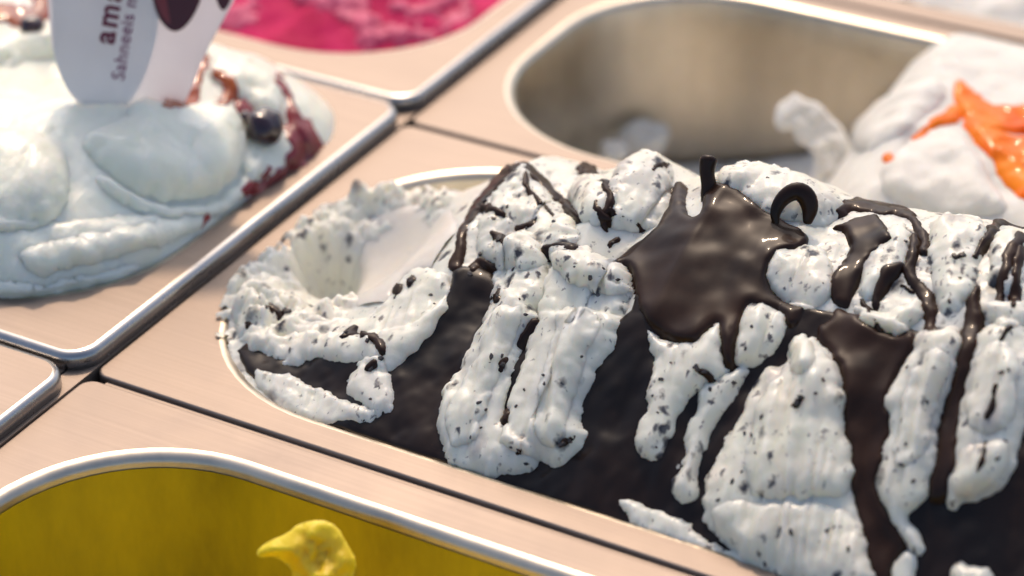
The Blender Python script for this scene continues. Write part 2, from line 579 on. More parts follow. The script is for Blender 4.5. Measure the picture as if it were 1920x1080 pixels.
def strand(name, mat, parent, pts, radii, n=10, flat=1.0, up=(0, 0, 1)):
    """a tapered tube through points in millimetres, rounded at both ends"""
    p = np.asarray(pts, float); r = np.asarray(radii, float)
    q = chaikin(np.hstack([p, r[:, None]]), 2, False); p = q[:, :3]; r = q[:, 3].copy()
    d0 = p[0] - p[1]; d0 /= np.linalg.norm(d0); d1 = p[-1] - p[-2]; d1 /= np.linalg.norm(d1)
    p = np.vstack([p[:1] + d0 * r[0] * .55, p[:1] + d0 * r[0] * .35, p, p[-1:] + d1 * r[-1] * .35, p[-1:] + d1 * r[-1] * .55])
    r = np.concatenate([[r[0] * .8, r[0] * .8], r, [r[-1] * .8, r[-1] * .8]])
    tg = np.gradient(p, axis=0); tg /= np.linalg.norm(tg, axis=1, keepdims=True) + 1e-9
    up = np.asarray(up, float)
    vs, fs = [], []
    m_ = len(p)
    for i in range(m_):
        a = np.cross(tg[i], up)
        if np.linalg.norm(a) < .1:
            a = np.cross(tg[i], RT)
        a /= np.linalg.norm(a); b = np.cross(a, tg[i])
        rr = r[i] * (.45 if i in (0, m_ - 1) else 1)
        for k in range(n):
            t = 2 * math.pi * k / n
            vs.append(p[i] + a * rr * math.cos(t) + b * rr * flat * math.sin(t))
    for i in range(m_ - 1):
        for k in range(n):
            k2 = (k + 1) % n
            fs.append((i * n + k, i * n + k2, (i + 1) * n + k2, (i + 1) * n + k))
    fs.append(tuple(range(n - 1, -1, -1))); fs.append(tuple((m_ - 1) * n + k for k in range(n)))
    return link_mesh(name, vs, fs, mat, parent)


# ------------------------------------------------------------------ speckled gelato with chocolate
ZT_U = [-10, 4, 14, 30, 44, 52, 60, 66, 84, 101, 112, 130, 146, 158, 182, 205, 260, 320, 342]
ZT_Z = [-2, 3, 9, 11, 15, 21, 26, 31, 31, 41, 37, 47, 46, 43, 46, 48, 48, 40, 8]


def strac_h(u, v):
    zt = np.interp(u, ZT_U, ZT_Z)
    vc = 100.0
    a = np.clip((v - 11) / (vc - 11), 0, 1)
    z0 = -4.0
    zf = z0 + (zt - z0) * np.sin(a * math.pi / 2) ** 1.05
    b = np.clip((v - vc) / (153 - vc), 0, 1)
    zb = -8 + (zt + 8) * np.cos(b * math.pi / 2) ** .8
    z = np.where(v < vc, zf, zb)
    # left end of the heap drops away to the rounded end of the pan
    # the scooped hollow
    r = np.sqrt(((u - 25) / 24.0) ** 2 + ((v - 75) / 33.0) ** 2)
    bowl = -7 + 20 * r ** 2
    k = 3.0
    z = np.where(r < 1.7, -k * np.log(np.exp(-np.clip(z, -40, 90) / k) + np.exp(-np.clip(bowl, -40, 90) / k)), z)
    hole = np.exp(-(((u - 17) / 8.0) ** 2 + ((v - 79) / 9.0) ** 2) ** 2)
    z = z - 16 * smoothstep(104, 134, v) * smoothstep(66, 36, u)
    return z - 14 * hole


def strac_n(u, v):
    r = np.sqrt(((u - 25) / 24.0) ** 2 + ((v - 75) / 33.0) ** 2)
    lip = np.exp(-((r - .98) / .34) ** 2) * smoothstep(50, 34, u)
    lip2 = np.exp(-((r - .60) / .22) ** 2) * smoothstep(30, 18, u)
    n = .5 * fbm(u * .22, v * .22) + .22 * fbm(u * .9, v * .9)
    calm = smoothstep(.3, .6, r) * 0 + 1
    inside = (r < .95) & (u > 24)
    n = np.where(inside, n * .35, n)
    up_ = 1.4 * smoothstep(62, 80, u)
    return up_ * fbm(u * .12 + 5, v * .12, 2), n + lip * (1.2 + 6.5 * fbm(u * .26 + 3, v * .26, 5)) + lip2 * 3.0 * fbm(u * .5, v * .5 + 8)


def rr_sd(u, v, x0, x1, y0, y1, r):
    qx = np.abs(u - (x0 + x1) / 2) - (x1 - x0) / 2 + r
    qy = np.abs(v - (y0 + y1) / 2) - (y1 - y0) / 2 + r
    return np.hypot(np.maximum(qx, 0), np.maximum(qy, 0)) + np.minimum(np.maximum(qx, qy), 0) - r


S = thing('stracciatella_gelato', 'heap of white black-speckled gelato streaked with dark chocolate in a steel pan', 'gelato', (170, 80, -20))
rel = Relief(-6, 343, 8, 153, .62, strac_h, strac_n)
rel.body('gelato_body', STRAC, S, lambda u, v, z: rr_sd(u, v, 5, 342, 10.5, 151, 50) < np.where((u < 45) & (z > .5) & (v < 100), 3.0, np.where((u < 70) & (v > 90), -4.5, -.8)))

RIGHT = lambda u, v, z: v < 112
# chocolate sheet running down the front
rel.piece('chocolate_sheet', CHOC_D, S, poly=[(436, 640), (470, 716), (600, 800), (850, 884), (1160, 985), (1420, 1085), (1620, 1180), (1900, 1260), (2200, 1330), (2400, 1300), (2400, 700), (1930, 610), (1840, 640), (1720, 625), (1640, 600), (1520, 580), (1400, 560), (1200, 540), (1180, 600), (1120, 600), (1020, 600), (940, 540), (925, 505), (850, 500), (845, 545), (800, 610), (700, 640), (560, 640)],
          H=1.7, R=2.0, rough=2.2, nscale=.06, smooth=1, soft=3)
rel.piece('scooped_face', SCOOP, S, poly=[(690, 410), (760, 388), (852, 385), (858, 440), (842, 500), (790, 505), (750, 520), (715, 590), (665, 600), (672, 520)], H=.9, R=4.0, rough=.3, nscale=.1, soft=3, jag=3,
          where=lambda u, v, z: (u < 62) & (v > 50))
FOLDS = [
    # outline, height, shoulder
    ([(430, 580), (450, 545), (480, 515), (520, 560), (560, 600), (640, 605), (720, 590), (750, 530), (790, 500), (838, 512), (845, 555), (825, 605), (790, 650), (745, 690), (715, 700), (680, 672), (640, 684), (600, 664), (575, 675), (550, 690), (520, 668), (480, 655), (452, 640), (438, 610)], 3.6, 4.0, 2.4),
    ([(668, 680), (648, 712), (655, 740), (690, 762), (702, 785), (725, 778), (741, 745), (738, 712), (718, 680), (700, 660)], 3.0, 4.0, .8),
    ([(468, 703), (500, 695), (540, 700), (580, 720), (630, 742), (672, 760), (705, 770), (710, 785), (690, 795), (640, 787), (600, 797), (540, 774), (490, 738)], 1.6, 2.5, 1.2),
    ([(925, 470), (930, 555), (905, 610), (882, 660), (850, 710), (826, 750), (816, 790), (828, 840), (852, 884), (900, 897), (960, 890), (1008, 884), (1014, 858), (992, 832), (952, 806), (940, 775), (958, 715), (980, 660), (1005, 590), (1030, 530), (1030, 470), (980, 450)], 5.6, 6.5, 1.4),
    ([(1030, 500), (1016, 570), (996, 640), (975, 700), (958, 745), (945, 795), (940, 832), (985, 852), (1030, 872), (1062, 874), (1088, 846), (1103, 815), (1090, 780), (1096, 740), (1116, 700), (1150, 650), (1166, 600), (1184, 555), (1184, 510), (1100, 480)], 6.2, 7.0, 1.4),
    ([(1208, 612), (1228, 622), (1245, 640), (1275, 647), (1315, 636), (1347, 594), (1354, 605), (1350, 640), (1355, 682), (1378, 697), (1330, 722), (1306, 738), (1287, 750), (1268, 790), (1252, 836), (1226, 874), (1204, 850), (1186, 826), (1204, 795), (1217, 740), (1231, 690), (1224, 650)], 4.2, 5.0, 1.2),
    ([(1312, 730), (1340, 715), (1396, 688), (1404, 700), (1380, 742), (1345, 790), (1318, 846), (1308, 890), (1308, 938), (1286, 951), (1261, 937), (1256, 910), (1274, 880), (1285, 830), (1300, 786)], 3.8, 4.5, 1.0),
    ([(1396, 572), (1440, 568), (1472, 588), (1477, 622), (1456, 662), (1428, 682), (1400, 694), (1374, 692), (1374, 650), (1384, 610)], 5.2, 6.0, .8),
    ([(1480, 645), (1505, 628), (1542, 640), (1570, 670), (1586, 720), (1591, 800), (1606, 870), (1606, 930), (1622, 980), (1642, 1040), (1655, 1120), (1560, 1150), (1440, 1090), (1390, 1062), (1345, 1005), (1316, 970), (1322, 900), (1350, 850), (1382, 790), (1410, 735), (1430, 690), (1455, 692), (1474, 690)], 6.5, 9.0, 1.8),
    ([(1720, 622), (1802, 606), (1804, 650), (1788, 720), (1764, 790), (1757, 860), (1742, 900), (1737, 946), (1706, 962), (1702, 980), (1738, 1018), (1732, 1046), (1712, 1042), (1688, 1012), (1668, 985), (1662, 958), (1642, 930), (1638, 890), (1652, 850), (1664, 800), (1654, 755), (1664, 730), (1700, 680)], 5.0, 6.0, 1.3),
    ([(1678, 1045), (1704, 1030), (1718, 1058), (1712, 1110), (1670, 1120), (1666, 1080)], 3.2, 4.0, .6),
    ([(1834, 612), (1920, 602), (1944, 690), (1924, 770), (1906, 860), (1882, 922), (1842, 936), (1800, 951), (1785, 962), (1769, 942), (1772, 900), (1786, 850), (1791, 790), (1803, 720), (1822, 660)], 5.6, 7.0, 1.3),
    ([(1158, 934), (1182, 934), (1212, 955), (1250, 961), (1290, 985), (1340, 1020), (1400, 1050), (1460, 1092), (1380, 1090), (1280, 1043), (1182, 992), (1176, 962)], 2.0, 3.0, .8),
    ([(1790, 1062), (1830, 1056), (1860, 1072), (1862, 1120), (1790, 1130), (1780, 1090)], 2.5, 3.0, .5),
    ([(1990, 660), (2070, 650), (2060, 760), (2040, 900), (2000, 980), (1950, 985), (1955, 900), (1975, 780)], 5.0, 6.0, 1.3),
    ([(2110, 680), (2200, 690), (2190, 800), (2150, 950), (2100, 1040), (2070, 1000), (2085, 850)], 5.0, 6.0, 1.3),
]
for k, (pg, H, R, ro) in enumerate(FOLDS):
    rel.piece('gelato_fold', STRAC_L if k in (8, 9, 10, 11, 12, 13, 14, 15) else STRAC, S, poly=pg, H=H * .72, R=R, rough=ro * (.25 if k > 7 else .35), nscale=.14, white=True, jag=5.5, groove=2.4, where=RIGHT, power=.6)
LUMPS = [
    ([(1455, 700), (1415, 770), (1398, 850), (1396, 915), (1440, 938), (1520, 930), (1600, 935), (1598, 860), (1585, 800), (1580, 715), (1560, 665), (1520, 650)], 2.6, 7.0, .8),
    ([(1322, 962), (1370, 935), (1440, 945), (1540, 940), (1606, 960), (1636, 1040), (1650, 1110), (1500, 1110), (1400, 1058), (1350, 1006)], 2.2, 8.0, .8),
    ([(1476, 650), (1500, 632), (1530, 642), (1532, 680), (1508, 708), (1482, 696)], 3.0, 4.0, .3),
    ([(935, 560), (960, 580), (985, 570), (960, 660), (920, 730), (900, 800), (870, 850), (840, 820), (835, 770), (870, 710), (905, 640)], 2.4, 5.0, .7),
    ([(1045, 570), (1090, 580), (1130, 590), (1110, 650), (1080, 720), (1070, 790), (1040, 840), (1000, 830), (1010, 740), (1030, 650)], 2.2, 5.0, .7),
    ([(1732, 660), (1788, 650), (1772, 730), (1750, 790), (1742, 850), (1700, 880), (1670, 870), (1682, 800), (1690, 740)], 1.8, 5.0, .7),
    ([(1838, 640), (1905, 640), (1915, 720), (1895, 800), (1850, 820), (1806, 800), (1815, 720)], 1.8, 5.0, .7),
    ([(1800, 830), (1850, 832), (1896, 820), (1890, 880), (1850, 925), (1790, 940), (1785, 890)], 1.6, 4.0, .6),
    ([(888, 480), (898, 425), (928, 362), (965, 312), (985, 305), (1010, 330), (1045, 385), (1100, 440), (1060, 475), (1000, 500), (930, 510)], 5.0, 7.0, 3.0),
    ([(1024, 476), (1050, 458), (1100, 468), (1150, 486), (1192, 505), (1186, 545), (1150, 560), (1080, 535), (1040, 505)], 4.0, 4.5, 1.2),
    ([(1065, 350), (1100, 325), (1140, 335), (1155, 375), (1140, 420), (1100, 425), (1070, 395)], 4.0, 6.0, 1.2),
    ([(1130, 425), (1150, 330), (1180, 295), (1220, 290), (1250, 305), (1262, 335), (1255, 400), (1200, 445)], 5.5, 8.0, 1.0),
    ([(1340, 330), (1400, 308), (1460, 318), (1530, 345), (1585, 385), (1570, 420), (1500, 425), (1440, 405), (1390, 372), (1345, 365)], 4.5, 6.0, .8),
    ([(1440, 480), (1462, 468), (1540, 466), (1570, 500), (1562, 570), (1505, 582), (1455, 562), (1435, 522)], 4.5, 7.0, .6),
    ([(1598, 568), (1620, 580), (1660, 590), (1710, 570), (1728, 560), (1735, 592), (1702, 622), (1650, 628), (1610, 608)], 4.0, 4.0, .5),
    ([(1632, 470), (1670, 425), (1700, 420), (1712, 460), (1690, 500), (1650, 560), (1610, 560), (1610, 520)], 3.5, 5.0, .6),
    ([(1735, 430), (1765, 405), (1830, 410), (1860, 440), (1835, 500), (1822, 560), (1765, 605), (1752, 545), (1742, 480)], 4.5, 7.0, 1.2),
    ([(1862, 440), (1890, 425), (1925, 440), (1930, 540), (1880, 560), (1850, 520)], 3.5, 6.0, 1.0),
    ([(1838, 570), (1870, 565), (1930, 575), (1935, 612), (1880, 618), (1842, 600)], 4.0, 4.0, .6),
]
for k, (pg, H, R, ro) in enumerate(LUMPS):
    rel.piece('gelato_fold', STRAC_L if k in (0, 1, 2, 5, 6, 7, 13) else STRAC, S, poly=pg, H=H * .85, R=R, rough=ro * .7, nscale=.2, white=True, jag=5.5, groove=1.8, power=.6)
# chocolate poured over the top
rel.piece('chocolate_cap', CHOC, S, poly=[(1143, 497), (1180, 470), (1222, 440), (1250, 405), (1260, 370), (1266, 345), (1290, 345), (1284, 380), (1286, 402), (1308, 412), (1321, 396), (1314, 370), (1318, 345), (1360, 345), (1400, 368), (1430, 398), (1460, 405), (1472, 420), (1510, 434), (1518, 458), (1482, 466), (1455, 476), (1438, 500), (1438, 532), (1455, 562), (1502, 577), (1518, 570), (1502, 602), (1480, 612), (1470, 588), (1432, 572), (1400, 570), (1385, 602), (1372, 650), (1376, 694), (1356, 672), (1350, 640), (1348, 598), (1310, 634), (1275, 643), (1240, 628), (1210, 602), (1195, 562), (1190, 522), (1180, 492)],
          H=1.7, R=2.4, rough=1.4, nscale=.035, smooth=2, soft=5, jag=2.0)
DRIPS = [
    [(1525, 618), (1560, 600), (1568, 575), (1600, 588), (1640, 622), (1690, 632), (1718, 618), (1706, 660), (1680, 700), (1660, 740), (1668, 800), (1657, 850), (1640, 900), (1650, 940), (1668, 970), (1702, 1014), (1682, 1040), (1666, 1080), (1640, 1110), (1630, 1040), (1615, 980), (1600, 930), (1600, 860), (1588, 800), (1586, 720), (1578, 680), (1552, 650)],
    [(1818, 545), (1838, 528), (1836, 570), (1842, 600), (1830, 650), (1812, 700), (1802, 760), (1792, 830), (1787, 880), (1770, 942), (1740, 948), (1744, 890), (1758, 860), (1764, 800), (1784, 730), (1799, 660), (1805, 610), (1812, 580)],
    [(1560, 428), (1600, 415), (1640, 398), (1656, 420), (1677, 446), (1652, 460), (1632, 480), (1612, 510), (1602, 540), (1596, 574), (1560, 574), (1558, 520), (1580, 495), (1596, 470), (1585, 440), (1567, 432)],
    [(1653, 497), (1690, 488), (1702, 500), (1680, 520), (1660, 545), (1646, 578), (1634, 572), (1644, 530)],
]
for pg in DRIPS:
    rel.piece('chocolate_drip', CHOC, S, poly=pg, H=1.3, R=2.2, rough=.7, nscale=.06, soft=3, jag=2.5)
LINES = [
    [(977, 302, 8), (932, 338, 8), (893, 386, 8), (868, 430, 7), (863, 470, 9), (852, 496, 12)],
    [(985, 308, 6), (1015, 338, 8), (1045, 368, 7), (1068, 396, 7), (1086, 405, 5)],
    [(985, 318, 6), (984, 345, 8)],
    [(1025, 466, 7), (1055, 458, 6), (1082, 464, 4)],
    [(1088, 318, 6), (1108, 300, 7), (1138, 297, 6)],
    [(1098, 318, 8), (1112, 322, 9)],
    [(1130, 340, 4), (1146, 366, 6), (1145, 392, 7), (1128, 408, 8), (1136, 432, 4)],
    [(1118, 382, 7), (1124, 410, 9), (1140, 414, 7)],
    [(1146, 394, 5), (1175, 412, 4), (1200, 428, 3)],
    [(1575, 396, 8), (1600, 380, 11), (1650, 386, 11), (1698, 402, 9), (1716, 412, 7), (1727, 440, 9), (1732, 470, 8)],
    [(1714, 440, 6), (1712, 480, 10), (1702, 506, 11), (1722, 540, 12), (1742, 560, 12), (1744, 612, 9)],
    [(1618, 566, 5), (1634, 592, 5), (1652, 620, 5)],
    [(1828, 484, 5), (1848, 448, 8), (1868, 420, 9), (1892, 412, 9), (1920, 420, 9)],
    [(1912, 452, 14), (1896, 470, 14), (1884, 510, 11), (1874, 560, 9)],
    [(1914, 470, 10), (1908, 520, 9), (1902, 572, 8)],
    [(1222, 320, 4), (1238, 312, 6), (1252, 308, 5)],
    [(1690, 535, 4), (1712, 548, 5)],
    [(905, 385, 5), (925, 395, 8), (946, 402, 4)], [(924, 438, 7), (940, 450, 10), (950, 462, 4)], [(884, 502, 7), (905, 490, 9), (922, 500, 5)],
    [(986, 348, 4), (1018, 384, 7), (1034, 398, 4)], [(938, 322, 5), (956, 314, 6)], [(968, 425, 3), (992, 424, 6), (1004, 414, 3)], [(936, 545, 4), (930, 560, 7)],
    [(496, 572, 6), (512, 578, 9), (526, 586, 5)], [(536, 582, 6), (548, 590, 7)], [(640, 632, 3), (656, 622, 7), (668, 610, 4)],
    [(974, 642, 3), (990, 620, 7), (998, 602, 4)], [(938, 690, 4), (946, 674, 6)], [(926, 668, 4), (922, 678, 5)], [(944, 788, 6), (950, 776, 7)], [(968, 846, 4), (982, 840, 6)],
    [(1140, 462, 3), (1156, 452, 5)], [(1050, 838, 5), (1062, 828, 8), (1076, 822, 5)], [(1300, 692, 5), (1322, 702, 8), (1336, 708, 4)], [(1486, 762, 6), (1496, 750, 8), (1506, 744, 4)],
    [(690, 690, 5), (702, 680, 8)], [(740, 552, 4), (748, 540, 6)], [(766, 528, 7), (774, 520, 6)], [(1786, 484, 6), (1802, 478, 8), (1812, 484, 4)],
    [(472, 552, 6), (462, 580, 9), (468, 612, 8)],
    [(680, 625, 6), (708, 640, 9), (716, 660, 7)],
    [(1876, 640, 3), (1890, 622, 6), (1902, 610, 4)],
    [(1868, 720, 3), (1858, 760, 5), (1850, 782, 4)],
    [(1848, 830, 3), (1840, 862, 5), (1832, 884, 3)],
]
for ln in LINES:
    rel.piece('chocolate_drip', CHOC, S, line=ln, H=.9, R=1.3, rough=.5, soft=2, jag=3.5)


# chocolate that stands clear of the heap: a loop and an upright ribbon
def ribbon_pts(base, pts):
    """pixel outline carried on an upright plane through a point of the heap, facing the front"""
    n = np.array([.40, -.80, .45]); n /= np.linalg.norm(n)
    out = []
    for (x, y) in pts:
        d = ray(x, y); out.append(CAM + d * (((base - CAM) @ n) / (d @ n)))
    return np.array(out)


b0, _ = rel.surf(1458, 412)
strand('chocolate_curl', CHOC, S, ribbon_pts(b0 + [0, 0, 1.2], [(1456, 422), (1452, 400), (1466, 372), (1492, 356), (1512, 366), (1520, 390), (1514, 416)]), [.7, 1.4, 1.9, 2.3, 2.5, 2.2, 1.2], flat=.5, up=FW)
b0, _ = rel.surf(1328, 352)
strand('chocolate_curl', CHOC, S, ribbon_pts(b0 + [0, 0, .6], [(1334, 378), (1330, 350), (1325, 322), (1328, 300)]), [2.9, 2.2, 1.9, 2.3], flat=.55)

# chips
cm = []
for k in range(6):
    n = 7
    ring = []
    for i in range(n):
        a = 2 * math.pi * i / n
        ring.append((math.cos(a) * rng.uniform(.6, 1.1) * rng.choice([1, 1.4]), math.sin(a) * rng.uniform(.45, .9)))
    vs = [(x, y, -.5) for x, y in ring] + [(x * .75, y * .75, .42 + rng.uniform(-.1, .1)) for x, y in ring]
    fs = [(i, (i + 1) % n, (i + 1) % n + n, i + n) for i in range(n)] + [tuple(range(n, 2 * n))]
    me = bpy.data.meshes.new('chocolate_chip')
    me.from_pydata([tuple(c * MM for c in q) for q in vs], [], fs)
    me.materials.append(CHIP)
    cm.append(me)


def chip(x, y, s):
    p, nn = rel.surf(x, y)
    o = bpy.data.objects.new('chocolate_chip', random.choice(cm))
    COL.objects.link(o)
    q = Vector(nn).to_track_quat('Z', 'Y').to_matrix().to_4x4() @ Matrix.Rotation(random.uniform(0, 6.28), 4, 'Z')
    o.parent = S
    o.matrix_parent_inverse = Matrix.Translation(-S.location)
    o.matrix_basis = Matrix.Translation(Vector(p) * MM) @ q @ Matrix.Diagonal((s, s, s * .7, 1))


for (x, y, s) in [(502, 574, 1.5), (522, 584, 1.3), (542, 582, 1.6), (650, 622, 1.3), (702, 592, .9), (770, 524, 1.4), (806, 552, 1.0), (812, 566, .8), (738, 556, 1.0), (695, 690, 1.5), (712, 672, 1.3), (690, 640, 1.4), (694, 744, .8),
                  (905, 375, 1.6), (925, 408, 1.4), (950, 385, 1.0), (935, 445, 1.8), (990, 425, 1.1), (1005, 405, .9), (1036, 412, 1.2), (900, 480, 1.6), (880, 510, 1.7), (930, 552, 1.3), (960, 505, 1.0), (985, 590, 1.3), (990, 625, 1.6), (975, 560, .8), (940, 680, 1.4), (925, 668, 1.1), (944, 668, 1.0), (896, 752, 1.0), (912, 770, 1.1), (945, 780, 1.5), (900, 800, 1.0), (880, 820, .9), (968, 842, 1.3), (955, 838, 1.0), (985, 868, 1.2), (1090, 672, 1.1), (1020, 700, .8), (1022, 718, .9), (980, 730, 1.1), (968, 760, 1.0), (1050, 835, 1.6), (1068, 828, 1.2), (1105, 520, 1.3), (1130, 500, 1.0), (1160, 522, 1.2), (1075, 500, .9), (1150, 450, 1.0), (1258, 680, .9), (1240, 712, 1.1), (1305, 690, 1.4), (1322, 700, 1.2), (1332, 728, 1.3), (1372, 718, 1.0), (1222, 745, 1.0), (1232, 770, .8), (1230, 840, .8), (1410, 612, .9), (1398, 650, .8), (1490, 755, 1.6), (1502, 748, 1.2), (1425, 780, .9), (1395, 812, 1.1), (1405, 815, 1.0), (1370, 905, 1.3), (1415, 850, 1.0), (1410, 830, .8), (1390, 885, .9), (1485, 1000, 1.2), (1545, 712, 1.0), (1530, 735, 1.0), (1550, 995, 1.2), (1590, 1030, 1.3), (1430, 1055, 1.1), (1345, 935, 1.0), (1700, 690, .8), (1735, 755, 1.2), (1700, 830, .9), (1685, 870, .9), (1715, 900, 1.0), (1750, 690, .8), (1890, 690, 1.0), (1830, 775, .8), (1870, 860, 1.1), (1885, 825, .9), (1880, 700, 1.0), (1788, 480, 1.4), (1805, 478, 1.2), (1745, 512, 1.0), (1800, 520, .9), (1780, 565, 1.0), (1160, 325, .8), (1440, 330, .8), (1700, 450, .9), (1545, 530, .6)]:
    chip(x, y, s * random.uniform(.45, .8))


# ------------------------------------------------------------------ white gelato with cherries
def inside_poly(poly):
    pg = chaikin(poly, 2)
    return pg


WFOOT = inside_poly([(-46, 12), (-34, 24), (-24, 40), (-19, 62), (-17, 90), (-15, 112), (-15, 130), (-22, 146), (-40, 156), (-70, 160), (-140, 160), (-300, 158), (-345, 140), (-345, 20), (-300, 8), (-140, 4), (-80, 6)])


def white_h(u, v):
    d = sdf(WFOOT, u, v) + 1.2 * fbm(u * .12, v * .12)
    a = np.clip(d / 46.0, 0, 1)
    z = 5.2 + 25 * (1 - (1 - a) ** 2.0) ** .75
    # the tail beside the sign is lower
    z -= 8.0 * np.exp(-(((u + 28) / 26.0) ** 2 + ((v - 128) / 30.0) ** 2)) * a
    z -= 13.0 * np.exp(-(((u + 92) / 22.0) ** 2 + ((v - 108) / 26.0) ** 2))
    return np.where(d < 0, 5.0 + d * .8, z)


W = thing('white_cherry_gelato', 'glossy white gelato heap with cherries and red syrup around a plastic sign', 'gelato', (-120, 80, 5))
wr = Relief(-200, -12, 1, 163, .9, white_h, lambda u, v: 1.6 * fbm(u * .06, v * .06) + .5 * fbm(u * .2, v * .2) + .5 * fbm(u * .25 + v * .1, v * .05))
wr.body('gelato_body', CREAM, W, lambda u, v, z: sdf(WFOOT, u, v) > -2.5)
for pg, H, R, ro in [
    ([(-40, 420), (60, 425), (180, 405), (300, 400), (420, 390), (400, 430), (330, 480), (240, 525), (150, 545), (70, 560), (-40, 560)], 3.0, 7.0, 1.6),
    ([(150, 262), (200, 246), (235, 232), (240, 205), (262, 192), (300, 198), (350, 208), (392, 192), (430, 196), (452, 228), (456, 282), (444, 335), (405, 364), (340, 380), (280, 374), (225, 345), (175, 305)], 7.0, 9.0, .6),
    ([(170, 325), (215, 345), (262, 378), (330, 392), (400, 384), (452, 345), (462, 300), (478, 300), (472, 360), (420, 402), (340, 412), (260, 398), (200, 365)], 3.5, 3.5, .4),
    ([(-60, 240), (30, 250), (90, 258), (128, 300), (132, 350), (118, 395), (80, 428), (-60, 440)], 7.0, 10.0, .5),
    ([(395, 105), (440, 100), (490, 125), (525, 165), (530, 210), (520, 230), (470, 200), (430, 175), (390, 150)], 3.5, 5.0, 1.5),
    ([(455, 215), (510, 220), (555, 250), (565, 300), (520, 340), (470, 350), (450, 300)], 2.5, 5.0, 1.0),
    ([(-20, 80), (50, 60), (120, 40), (150, 60), (130, 110), (60, 110), (-20, 130)], 5.0, 7.0, 1.5),
]:
    wr.piece('gelato_fold', CREAM, W, poly=pg, H=H, R=R, rough=ro * 1.3, nscale=.1, white=True, jag=4.0, groove=1.4)
for pg in [[(20, 470), (110, 448), (210, 428), (330, 408), (400, 400), (372, 436), (270, 470), (160, 500), (60, 520)], [(-40, 520), (50, 530), (150, 520), (250, 492), (262, 512), (180, 538), (80, 556), (-40, 560)]]:
    wr.piece('gelato_fold', CREAM, W, poly=pg, H=2.6, R=6, rough=1.4, nscale=.12, jag=6, groove=1.6, power=.7)
for ln, mt in [
    ([(520, 148, 6), (545, 190, 9), (556, 230, 13), (575, 258, 18), (594, 278, 13), (580, 305, 12), (555, 322, 8)], SYRUP),
    ([(545, 215, 10), (562, 250, 20), (580, 275, 22), (560, 300, 18), (535, 320, 12), (510, 338, 8)], SYRUP),
    ([(462, 356, 10), (482, 358, 14), (496, 345, 6)], SYRUP),
    ([(502, 310, 4), (498, 330, 6)], SYRUP),
    ([(388, 418, 5), (390, 412, 5)], SYRUP),
    ([(408, 140, 6), (428, 150, 14), (432, 175, 13), (415, 188, 8)], SYRUP_O),
    ([(448, 190, 7), (456, 210, 10), (470, 218, 8)], SYRUP),
    ([(385, 100, 5), (372, 150, 10), (352, 190, 12), (310, 196, 8)], SYRUP_O),
    ([(-20, 20, 14), (20, 30, 16), (60, 35, 16), (85, 20, 12), (75, 0, 16), (60, -30, 16)], SYRUP_O),
]:
    ln = [(a_, b_, c_ * 1.25) for a_, b_, c_ in ln]
    wr.piece('syrup_streak', mt, W, line=ln, H=.9, R=2.2, rough=1.0, nscale=.3, jag=7)


def cherry(label, x, y, r, squash=(1, 1.15, .85)):
    p, nn = wr.surf(x, y)
    vs, fs = [], []
    n, mrow = 20, 14
    ax = np.cross(nn, UP); ax /= np.linalg.norm(ax); ay = np.cross(nn, ax)
    c = p + nn * r * .35
    for i in range(mrow + 1):
        th = math.pi * i / mrow
        for k in range(n):
            ph = 2 * math.pi * k / n
            rr = r * (1 + .10 * math.sin(2 * ph + 1) * math.sin(th) + .07 * math.sin(5 * ph + 3 * th) * math.sin(th))
            if th < .5:
                rr *= .90 + .2 * th
            vs.append(c + ax * rr * squash[0] * math.sin(th) * math.cos(ph) + ay * rr * squash[1] * math.sin(th) * math.sin(ph) + nn * rr * squash[2] * math.cos(th))
    for i in range(mrow):
        for k in range(n):
            fs.append((i * n + k, i * n + (k + 1) % n, (i + 1) * n + (k + 1) % n, (i + 1) * n + k))
    o = link_mesh('cherry', vs, fs, CHERRY)
    o['label'] = label; o['category'] = 'cherry'; o['group'] = 'dark cherries on the white gelato'
    return o


cherry('dark cherry on white gelato next to red syrup streak', 492, 246, 5.6)
cherry('small dark cherry bit tucked against white fold above the larger cherry', 458, 222, 2.4)
cherry('dark cherry under amber syrup beside the sign', 58, 52, 3.6)

# the thing stuck into it: a plastic sign with a printed oval label
SIGN_P = at_z(190, 232, 24.0)
SIGN_N = np.array([.50, -.80, .34]); SIGN_N /= np.linalg.norm(SIGN_N)


def onplane(x, y, off=0.0):
    d = ray(x, y); c = SIGN_P + SIGN_N * off
    return CAM + d * (((c - CAM) @ SIGN_N) / (d @ SIGN_N))


def plate(name, mat, parent, poly, z0, z1, smooth=2):
    pg = chaikin(poly, smooth)
    base = [onplane(x, y, 0) for x, y in pg]
    n = len(base)
    vs = [p + SIGN_N * z1 for p in base] + [p + SIGN_N * z0 for p in base]
    fs = [tuple(range(n)), tuple(range(2 * n - 1, n - 1, -1))] + [(i, i + n, (i + 1) % n + n, (i + 1) % n) for i in range(n)]
    return link_mesh(name, vs, fs, mat, parent, False)


def plain(name, col, rough=.35, trans=0.0, glow=0.0):
    mt, n, l, b = newmat(name)
    tc = n.new('ShaderNodeTexCoord')
    t = tex_noise(n, l, 60, 3, .5, tc.outputs['Object'])
    r = ramp(n, l, t.outputs[0], [(.3, tuple(c * .95 for c in col)), (.7, col)])
    l.new(r.outputs[0], b.inputs['Base Color'])
    b.inputs['Roughness'].default_value = rough
    b.inputs['Transmission Weight'].default_value = trans
    if glow:                     # thin plastic or paper that lets light through diffusely
        tb = n.new('ShaderNodeBsdfTranslucent'); l.new(r.outputs[0], tb.inputs[0])
        ms = n.new('ShaderNodeMixShader'); ms.inputs[0].default_value = glow
        l.new(b.outputs[0], ms.inputs[1]); l.new(tb.outputs[0], ms.inputs[2])
        l.new(ms.outputs[0], n['Material Output'].inputs['Surface'])
    return mt


